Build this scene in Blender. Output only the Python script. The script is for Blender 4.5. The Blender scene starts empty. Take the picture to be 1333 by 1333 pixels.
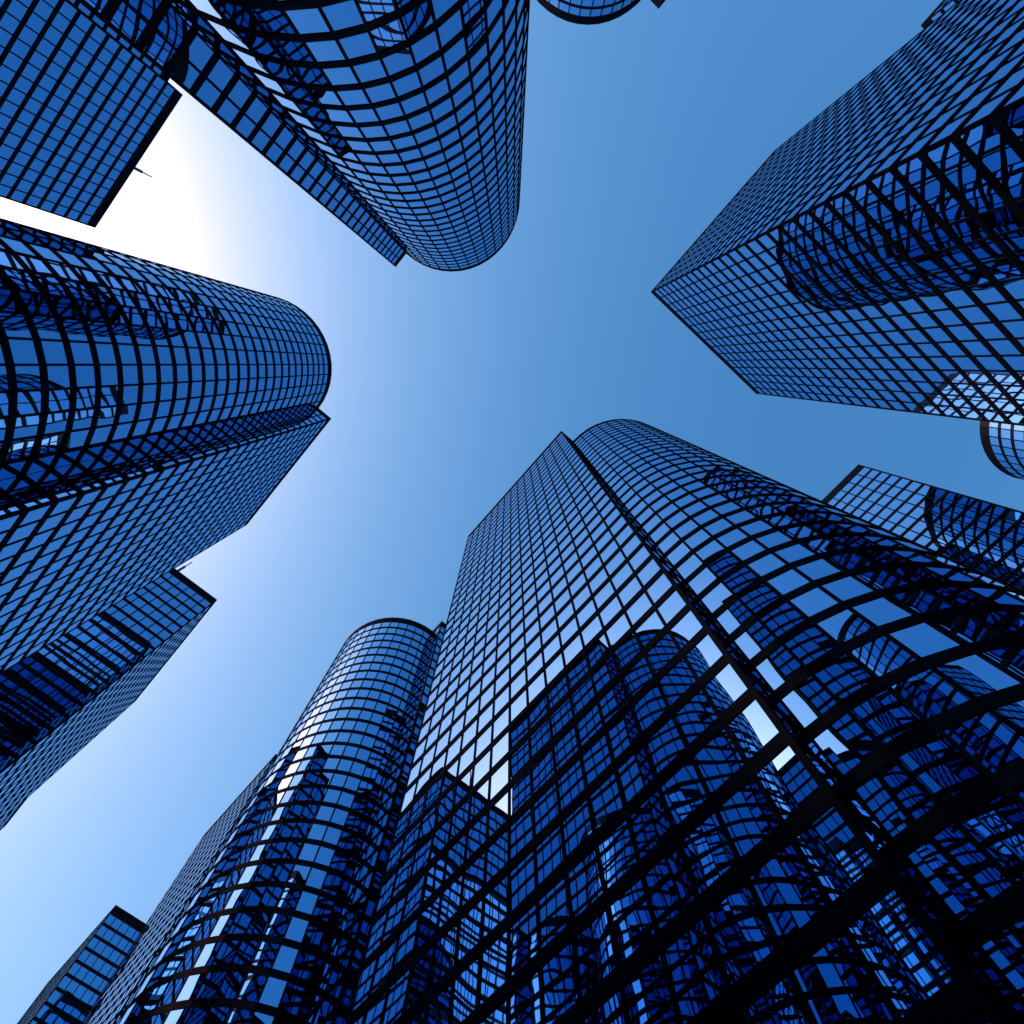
import bpy, math, random
from mathutils import Matrix, Vector
random.seed(7)
R = math.radians
scene = bpy.context.scene
coll = scene.collection

# ------------------------------------------------------------------ camera
FOCAL = 794.45 / 1333.0            # focal length over picture width
TILT, ROLL, TH = R(13.60782), R(-0.19815), R(228.9625)

def cam_axes():
    up = Vector((math.sin(ROLL) * math.sin(TILT), math.cos(ROLL) * math.sin(TILT), math.cos(TILT)))
    x = Vector((1, 0, 0)); x = (x - x.dot(up) * up).normalized()
    y = up.cross(x)
    a = math.cos(TH) * x + math.sin(TH) * y
    b = -math.sin(TH) * x + math.cos(TH) * y
    return a, b, up                 # street axes seen by the camera (x right, y up, z forward)
AX, BX, UP = cam_axes()
EYE = 1.6
GZ = -EYE                           # all heights below are counted from the eye
cam = bpy.data.objects.new('camera', bpy.data.cameras.new('camera'))
cam.data.sensor_width = 36.0
cam.data.lens = 36.0 * FOCAL
cam.data.clip_start = 0.1
cam.data.clip_end = 20000
rows = [(AX.x, AX.y, -AX.z), (-BX.x, -BX.y, BX.z), (UP.x, UP.y, -UP.z)]
cam.matrix_world = Matrix.Translation((0, 0, EYE)) @ Matrix(rows).to_4x4()
coll.objects.link(cam)
scene.camera = cam

def project(p):                     # world point (above the eye) -> picture fraction
    q = Vector((p[0], -p[1], p[2] - EYE))
    c = AX * q.x + BX * q.y + UP * q.z
    if c.z <= 1e-3: return None
    return (0.5 + FOCAL * c.x / c.z, 0.5 - FOCAL * c.y / c.z)

# ------------------------------------------------------------------ materials
def new_mat(name):
    m = bpy.data.materials.new(name); m.use_nodes = True
    nt = m.node_tree; nt.nodes.clear()
    out = nt.nodes.new('ShaderNodeOutputMaterial')
    return m, nt, out

def glass_mat():
    m, nt, out = new_mat('blue_mirror_glass')
    N = nt.nodes.new; L = nt.links.new
    g = N('ShaderNodeBsdfGlossy'); g.inputs['Roughness'].default_value = 0.0
    lw = N('ShaderNodeLayerWeight'); lw.inputs['Blend'].default_value = 0.5
    ramp = N('ShaderNodeValToRGB')
    e = ramp.color_ramp.elements
    e[0].position = 0.0; e[0].color = GLASS_FACE
    e[1].position = 1.0; e[1].color = GLASS_EDGE
    k = e.new(0.84); k.color = GLASS_MID
    L(lw.outputs['Facing'], ramp.inputs['Fac'])
    geo = N('ShaderNodeNewGeometry')
    n1 = N('ShaderNodeTexNoise'); n1.inputs['Scale'].default_value = 0.22
    n1.inputs['Detail'].default_value = 0.0
    L(geo.outputs['Position'], n1.inputs['Vector'])
    b = N('ShaderNodeBump'); b.inputs['Strength'].default_value = 1.0
    b.inputs['Distance'].default_value = WAVE
    L(n1.outputs['Fac'], b.inputs['Height'])
    L(b.outputs['Normal'], g.inputs['Normal'])
    # a little pane-to-pane difference in the coating
    L(ramp.outputs['Color'], g.inputs['Color'])
    L(g.outputs['BSDF'], out.inputs['Surface'])
    return m

def frame_mat():
    m, nt, out = new_mat('dark_anodised_frame')
    N = nt.nodes.new; L = nt.links.new
    p = N('ShaderNodeBsdfDiffuse'); gl = N('ShaderNodeBsdfGlossy'); ad = N('ShaderNodeAddShader')
    gl.inputs['Roughness'].default_value = 0.30; gl.inputs['Color'].default_value = (0.0065, 0.0068, 0.009, 1)
    geo = N('ShaderNodeNewGeometry')
    n = N('ShaderNodeTexNoise'); n.inputs['Scale'].default_value = 0.6; n.inputs['Detail'].default_value = 5
    L(geo.outputs['Position'], n.inputs['Vector'])
    r = N('ShaderNodeValToRGB')
    r.color_ramp.elements[0].color = FRAME_A; r.color_ramp.elements[1].color = FRAME_B
    r.color_ramp.elements[0].position = .35; r.color_ramp.elements[1].position = .65
    L(n.outputs['Fac'], r.inputs['Fac']); L(r.outputs['Color'], p.inputs['Color'])
    L(p.outputs['BSDF'], ad.inputs[0]); L(gl.outputs['BSDF'], ad.inputs[1]); L(ad.outputs['Shader'], out.inputs['Surface'])
    return m

def plain(name, c1, c2, scale, rough=0.9):
    m, nt, out = new_mat(name)
    N = nt.nodes.new; L = nt.links.new
    p = N('ShaderNodeBsdfPrincipled'); p.inputs['Roughness'].default_value = rough
    tc = N('ShaderNodeTexCoord')
    n = N('ShaderNodeTexNoise'); n.inputs['Scale'].default_value = scale; n.inputs['Detail'].default_value = 6
    L(tc.outputs['Object'], n.inputs['Vector'])
    r = N('ShaderNodeValToRGB')
    r.color_ramp.elements[0].color = (*c1, 1); r.color_ramp.elements[1].color = (*c2, 1)
    L(n.outputs['Fac'], r.inputs['Fac']); L(r.outputs['Color'], p.inputs['Base Color'])
    L(p.outputs['BSDF'], out.inputs['Surface'])
    return m

GLASS_FACE = (0.12, 0.375, 0.645, 1)
GLASS_MID = (0.25, 0.47, 0.74, 1)
GLASS_EDGE = (0.62, 0.80, 1.0, 1)
WAVE = 0.022
FRAME_A = (0.0012, 0.0012, 0.0016, 1)
FRAME_B = (0.0022, 0.0022, 0.0030, 1)
M_GLASS = glass_mat()
M_FRAME = frame_mat()
M_ROOF = plain('roof_gravel', (.08, .08, .08), (.16, .15, .14), 1.5)
M_CORE = plain('core_concrete', (.02, .02, .02), (.03, .03, .03), 1.0)
M_STEEL = plain('mast_steel', (.012, .012, .014), (.02, .02, .02), 2.0, .6)
M_GROUND = plain('plaza_paving', (.07, .07, .075), (.12, .12, .12), .4)
M_ROAD = plain('asphalt', (.04, .04, .04), (.06, .06, .06), .8)

# ------------------------------------------------------------------ helpers
def mesh(name, verts, faces, mat=None, normals=None, smooth=False):
    me = bpy.data.meshes.new(name)
    me.from_pydata(verts, [], faces)
    if mat: me.materials.append(mat)
    if smooth:
        me.polygons.foreach_set('use_smooth', [True] * len(faces))
    me.update()
    if normals: me.normals_split_custom_set_from_vertices(normals)
    return me

def part(name, me, parent=None, kind=None, label=None):
    o = bpy.data.objects.new(name, me)
    coll.objects.link(o)
    if parent: o.parent = parent
    if kind: o['kind'] = kind
    if label: o['label'] = label
    return o

# ------------------------------------------------------------------ tower measures (metres)
HX, HY, CR = 18.9, 20.9, 16.8       # half sizes of the slab, radius of the round bay
H = 160.0 + EYE                     # roof edge above the ground
PAR = 3.15                          # parapet band
PITCH = 4.0
BAND = 0.95                         # floor band height
DEEP = 0.06                         # how far the glass sits behind the frames
MW = 0.25                           # mullion width
NC = 22                             # bays round the half drum
SEG = 1

def outline(off=0.0, seg=SEG):
    """Plan of the tower pulled in by off, counter-clockwise, as (x, y) points."""
    x1, y1, r = HX - off, HY - off, CR - off
    pts = [(-x1, -y1), (x1, -y1)]
    # the drum meets the slab's face x = x1
    a0 = math.acos(max(-1, min(1, (x1 - HX) / r)))
    n = NC * seg
    pts += [(HX + r * math.cos(-a0 + 2 * a0 * k / n), r * math.sin(-a0 + 2 * a0 * k / n)) for k in range(n + 1)]
    pts += [(x1, y1), (-x1, y1)]
    return pts

def ring(name, z0, z1, depth, mat, seg=1):
    o, i = outline(0, seg), outline(depth, seg)
    n = len(o)
    v = [(x, y, z0) for x, y in o] + [(x, y, z1) for x, y in o] + [(x, y, z0) for x, y in i] + [(x, y, z1) for x, y in i]
    f = []
    for k in range(n):
        j = (k + 1) % n
        f += [(k, j, n + j, n + k), (2*n + j, 2*n + k, 3*n + k, 3*n + j),
              (j, k, 2*n + k, 2*n + j), (n + k, n + j, 3*n + j, 3*n + k)]
    return mesh(name, v, f, mat)

def box_mesh(name, x0, x1, y0, y1, z0, z1, mat):
    v = [(x, y, z) for z in (z0, z1) for x, y in ((x0, y0), (x1, y0), (x1, y1), (x0, y1))]
    f = [(3, 2, 1, 0), (4, 5, 6, 7), (0, 1, 5, 4), (1, 2, 6, 5), (2, 3, 7, 6), (3, 0, 4, 7)]
    return mesh(name, v, f, mat)

# floor band levels above the ground, top one first
levels = []
z = H - 6.55
while z > 1.0:
    levels.append(z); z -= PITCH
rows_z = [(levels[0] + BAND / 2, H - PAR)] + [(levels[k + 1] + BAND / 2, levels[k] - BAND / 2) for k in range(len(levels) - 1)]
rows_z.append((0.15, levels[-1] - BAND / 2))

ME_BAND = ring('floor_band', -BAND / 2, BAND / 2, 0.34, M_FRAME, seg=1)
ME_PAR = ring('parapet', H - PAR, H, 0.45, M_FRAME, seg=1)
ME_BASE = ring('base_course', 0.0, 0.15, 0.34, M_FRAME)
core_pts = outline(0.36, 1)
nn = len(core_pts)
ME_CORE = mesh('core', [(x, y, 0.02) for x, y in core_pts] + [(x, y, H - PAR - 0.4) for x, y in core_pts],
               [tuple(range(nn, 2 * nn))] + [(k, (k + 1) % nn, nn + (k + 1) % nn, nn + k) for k in range(nn)], M_CORE)
rp = outline(0.46, 1)
ME_ROOF = mesh('roof', [(x, y, H - 1.4) for x, y in rp] + [(x, y, H - 1.0) for x, y in rp],
               [tuple(range(len(rp), 2 * len(rp))), tuple(reversed(range(len(rp))))] +
               [(k, (k + 1) % len(rp), len(rp) + (k + 1) % len(rp), len(rp) + k) for k in range(len(rp))], M_ROOF)
MD = 0.004                            # mullions stand 4 mm proud of the bands
ME_MULL = box_mesh('mullion', -MW / 2, MW / 2, -0.33, MD, 0.004, H - PAR - 0.004, M_FRAME)   # outward = +y
ME_CORNER = box_mesh('corner_post', -0.34, MD, -0.34, MD, 0.004, H - PAR - 0.004, M_FRAME)   # outward = +x +y


def cyl_mesh(name, r0, r1, z0, z1, mat, n=10):
    v = [(r0 * math.cos(2*math.pi*k/n), r0 * math.sin(2*math.pi*k/n), z0) for k in range(n)] + \
        [(r1 * math.cos(2*math.pi*k/n), r1 * math.sin(2*math.pi*k/n), z1) for k in range(n)]
    f = [(k, (k+1) % n, n+(k+1) % n, n+k) for k in range(n)] + [tuple(reversed(range(n))), tuple(range(n, 2*n))]
    return mesh(name, v, f, mat)
ME_MAST = cyl_mesh('mast', .46, .40, -1.0, 15.5, M_STEEL)
ME_ROD = cyl_mesh('rod', .18, .15, 15.5, 20.0, M_STEEL)

# vertical lines and bays of every wall: (kind, data)
bays = []        # ('flat', p0, p1) glass plane ends, or ('arc', a0, a1)
mulls = []       # (x, y, angle of outward normal)
corners = [(HX, HY, 0), (-HX, HY, 90), (-HX, -HY, 180), (HX, -HY, 270)]
CW = 0.34
def wall(p0, p1, n, c0, c1):
    """n bays from p0 to p1 on the outer face; c0, c1: solid ends."""
    d = Vector((p1[0] - p0[0], p1[1] - p0[1])); L_ = d.length; d.normalize()
    nrm = Vector((d.y, -d.x)); ang = math.degrees(math.atan2(nrm.y, nrm.x))
    step = L_ / n
    for k in range(n):
        s0 = k * step + (c0 if k == 0 else MW / 2); s1 = (k + 1) * step - (c1 if k == n - 1 else MW / 2)
        a = Vector(p0) + d * s0 - nrm * DEEP; b = Vector(p0) + d * s1 - nrm * DEEP
        bays.append(('flat', a, b, nrm))
        if k: 
            m = Vector(p0) + d * (k * step); mulls.append((m.x, m.y, ang))
wall((-HX, -HY), (HX, -HY), 15, CW - .1, CW - .1)
wall((HX, -HY), (HX, -CR), 2, CW - .1, 0.0)
for k in range(NC):
    bays.append(('arc', -90 + 180 / NC * k, -90 + 180 / NC * (k + 1), None))
    if k: 
        a = R(-90 + 180 / NC * k); mulls.append((HX + CR * math.cos(a), CR * math.sin(a), math.degrees(a)))
wall((HX, CR), (HX, HY), 2, 0.0, CW - .1)
wall((HX, HY), (-HX, HY), 15, CW - .1, CW - .1)
wall((-HX, HY), (-HX, -HY), 15, CW - .1, CW - .1)

def pane_geom(bay, row, V, F, Nn):
    z0, z1 = rows_z[row]
    z0 -= 0.02; z1 += 0.02
    b = len(V)
    if bay[0] == 'flat':
        _, a, c, n = bay
        V += [(a.x, a.y, z0), (c.x, c.y, z0), (c.x, c.y, z1), (a.x, a.y, z1)]
        Nn += [(n.x, n.y, 0)] * 4
        F.append((b, b + 1, b + 2, b + 3))
    else:
        r = CR - DEEP
        for k in range(SEG + 1):
            t = R(bay[1] + (bay[2] - bay[1]) * k / SEG)
            c, s = math.cos(t), math.sin(t)
            V += [(HX + r * c, r * s, z0), (HX + r * c, r * s, z1)]
            m = R((bay[1] + bay[2]) / 2); Nn += [(math.cos(m), math.sin(m), 0)] * 2
            if k: F.append((b + 2*k - 2, b + 2*k, b + 2*k + 1, b + 2*k - 1))

# ------------------------------------------------------------------ where the towers stand
# (x, y) of the slab's centre along the two street directions, and the side of the drum
A_, B_ = 'slab', 'drum'
T = [
 (23.07, -41.8, 180, 'nearest tower, filling the lower middle, whose flat face mirrors a box and a drum'),
 (60.0, 47.2, 180, 'round fronted tower reaching in from the left edge, its upper outline against the white glare'),
 (-19.7, 55.6, 270, 'tower hanging in from the top, its wide drum left of the picture middle'),
 (-56.7, -33.5, 270, 'square cornered tower at the upper right with a drum mirrored in one face'),
 (23.1, 118.0, 180, 'flat faced tower in the upper left corner, mast above its thick black roof edge'),
 (123.1, 38.9, 90, 'tower with a pointed black rimmed corner, emerging below the round tower at left'),
 (86.8, -50.2, 90, 'round ended tower with a thick black rim, directly left of the nearest tower'),
 (230.4, -33.7, 270, 'small far tower in the bottom left corner with large panes under a black rim'),
 (-20.0, -105.1, 270, 'tower at the right edge with a slanting dark rim, rising behind the nearest drum'),
 (-99.2, 46.9, 0, 'tower seen only as a black rimmed drum end cut by the top edge'),
 (-100.0, -113.4, 0, 'small curved drum end at the right edge, just under the square cornered tower'),
 (-135.85, -41.8, 180, 'sliver of a tower showing behind the square cornered tower at the top right'),
 (150.2, -42.0, 180, 'steep narrow tower face squeezed between the black rimmed drum and the small far tower'),
 (185.3, 45.7, 90, 'thin far tower outline at the left edge, beyond the pointed corner tower'),
]
DRUM_DIR = {0: (1, 0), 90: (0, 1), 180: (-1, 0), 270: (0, -1)}

def local(tw, p):                    # world xy -> the tower's own axes
    cx, cy, rot = tw[:3]; a = R(-rot)
    x, y = p[0] - cx, p[1] - cy
    return x * math.cos(a) - y * math.sin(a), x * math.sin(a) + y * math.cos(a)

def blocks(tw, p):                   # does tower tw stand between the eye (0,0) and p?
    x0, y0 = local(tw, (0, 0)); x1, y1 = local(tw, p)
    for k in range(1, 200):
        t = k / 200 * 0.995
        x, y = x0 + (x1 - x0) * t, y0 + (y1 - y0) * t
        if abs(x) < HX - .3 and abs(y) < HY - .3: return True
        if math.hypot(x - HX, y) < CR - .3: return True
    return False

def pane_centre(bay):
    if bay[0] == 'flat':
        return (bay[1] + bay[2]) / 2, bay[3], (bay[1], bay[2])
    r = CR - DEEP; m = R((bay[1] + bay[2]) / 2)
    f = lambda t: Vector((HX + r * math.cos(t), r * math.sin(t)))
    return f(m), Vector((math.cos(m), math.sin(m))), (f(R(bay[1])), f(R(bay[2])))

def build_tower(idx, tw):
    cx, cy, rot, label = tw
    t = bpy.data.objects.new('glass_tower', None); coll.objects.link(t)
    t.location = (cx, cy, 0); t.rotation_euler = (0, 0, R(rot)); t.empty_display_size = 5
    t['label'] = label; t['category'] = 'tower'; t['group'] = 'blue glass office towers round the square'
    M = Matrix.Translation((cx, cy, 0)) @ Matrix.Rotation(R(rot), 4, 'Z')
    part('core', ME_CORE, t); part('roof', ME_ROOF, t); part('parapet', ME_PAR, t); part('base_course', ME_BASE, t)
    for z in levels:
        part('floor_band', ME_BAND, t).location = (0, 0, z)
    for x, y, ang in mulls:
        o = part('mullion', ME_MULL, t); o.location = (x, y, 0); o.rotation_euler = (0, 0, R(ang - 90))
    for x, y, ang in corners:
        o = part('corner_post', ME_CORNER, t); o.location = (x, y, 0); o.rotation_euler = (0, 0, R(ang))
    m = part('mast', ME_MAST, t); m.location = (-3.4, 13.3, H)
    r = part('rod', ME_ROD, m)
    # panes: the hundred that show largest are parts, the rest one part
    size = []
    for bi, bay in enumerate(bays):
        c, n, ends = pane_centre(bay)
        w = M @ Vector((c.x, c.y, 0)); nw = (M.to_3x3() @ Vector((n.x, n.y, 0)))
        if nw.dot(Vector((w.x, w.y, 0))) >= 0: continue
        if any(blocks(o, (w.x, w.y)) for j, o in enumerate(T) if j != idx): continue
        inner = local(tw, (0, 0))
        if bay[0] == 'flat' and abs(c.x - (HX - DEEP)) > .01 or True:
            # hidden by its own drum?
            hid = False
            for k in range(1, 60):
                q = Vector(inner).lerp(c, k / 60 * .98)
                if math.hypot(q.x - HX, q.y) < CR - .3: hid = True
            if hid: continue
        for ri, (z0, z1) in enumerate(rows_z):
            P = [project(M @ Vector((e.x, e.y, zz))) for e, zz in ((ends[0], z0), (ends[1], z0), (ends[1], z1), (ends[0], z1))]
            if any(p is None for p in P): continue
            mx = sum(p[0] for p in P) / 4; my = sum(p[1] for p in P) / 4
            if not (-.01 < mx < 1.01 and -.01 < my < 1.01): continue
            ar = abs(sum(P[i][0] * P[(i + 1) % 4][1] - P[(i + 1) % 4][0] * P[i][1] for i in range(4))) / 2
            size.append((ar, bi, ri))
    size.sort(reverse=True)
    chosen = {(b, r) for _, b, r in size[:96]}
    for b, r_ in sorted(chosen):
        V, F, Nn = [], [], []
        pane_geom(bays[b], r_, V, F, Nn)
        part('window_pane', mesh('window_pane', V, F, M_GLASS, Nn, True), t)
    V, F, Nn = [], [], []
    for b in range(len(bays)):
        for r_ in range(len(rows_z)):
            if (b, r_) not in chosen: pane_geom(bays[b], r_, V, F, Nn)
    part('glazing', mesh('glazing', V, F, M_GLASS, Nn, True), t, kind='stuff')
    return t

for i, tw in enumerate(T):
    build_tower(i, tw)

# ------------------------------------------------------------------ ground
g = part('ground', mesh('ground', [(-4000, -4000, 0), (4000, -4000, 0), (4000, 4000, 0), (-4000, 4000, 0)], [(0, 1, 2, 3)], M_GROUND), kind='structure')
r1 = part('road', mesh('road', [(-400, -11, .004), (400, -11, .004), (400, -1.5, .004), (-400, -1.5, .004)], [(0, 1, 2, 3)], M_ROAD), kind='structure')

# ------------------------------------------------------------------ light
SUN_EL, SUN_AZ = R(38.5), R(33)      # azimuth from +Y towards +X
sd = Vector((math.sin(SUN_AZ) * math.cos(SUN_EL), math.cos(SUN_AZ) * math.cos(SUN_EL), math.sin(SUN_EL)))
w = bpy.data.worlds.new('World'); scene.world = w; w.use_nodes = True
nt = w.node_tree; nt.nodes.clear()
sky = nt.nodes.new('ShaderNodeTexSky'); sky.sky_type = 'NISHITA'; sky.sun_disc = False
sky.sun_elevation = SUN_EL; sky.sun_rotation = SUN_AZ
sky.altitude = 0; sky.air_density = 1.0; sky.dust_density = 2.6; sky.ozone_density = 4.0
bg = nt.nodes.new('ShaderNodeBackground'); bg.inputs['Strength'].default_value = 0.10
ow = nt.nodes.new('ShaderNodeOutputWorld')
# film response of the picture: a contrast curve for each channel
sep = nt.nodes.new('ShaderNodeSeparateColor'); com = nt.nodes.new('ShaderNodeCombineColor')
nt.links.new(sky.outputs['Color'], sep.inputs['Color'])
for ch, gam, gain in (('Red', 1.45, 1.34), ('Green', 0.98, 2.35), ('Blue', 0.8, 3.28)):
    pw = nt.nodes.new('ShaderNodeMath'); pw.operation = 'POWER'; pw.inputs[1].default_value = gam
    ml = nt.nodes.new('ShaderNodeMath'); ml.operation = 'MULTIPLY'; ml.inputs[1].default_value = gain
    nt.links.new(sep.outputs[ch], pw.inputs[0]); nt.links.new(pw.outputs[0], ml.inputs[0]); nt.links.new(ml.outputs[0], com.inputs[ch])
nt.links.new(com.outputs['Color'], bg.inputs['Color'])
nt.links.new(bg.outputs['Background'], ow.inputs['Surface'])
sl = bpy.data.lights.new('sun', 'SUN'); sl.energy = 5.0; sl.angle = R(.5); sl.color = (1, .93, .84)
so = bpy.data.objects.new('sun', sl); coll.objects.link(so)
so.rotation_euler = sd.to_track_quat('Z', 'Y').to_euler(); so.location = (0, 0, 300)

scene.render.engine = 'CYCLES'
c = scene.cycles
c.max_bounces = 10; c.glossy_bounces = 8; c.diffuse_bounces = 2
c.use_denoising = True; c.denoiser = 'OPENIMAGEDENOISE'
c.caustics_reflective = False; c.sample_clamp_indirect = 6.0
scene.view_settings.view_transform = 'Standard'; scene.view_settings.look = 'None'
scene.view_settings.exposure = 0.0; scene.view_settings.gamma = 1
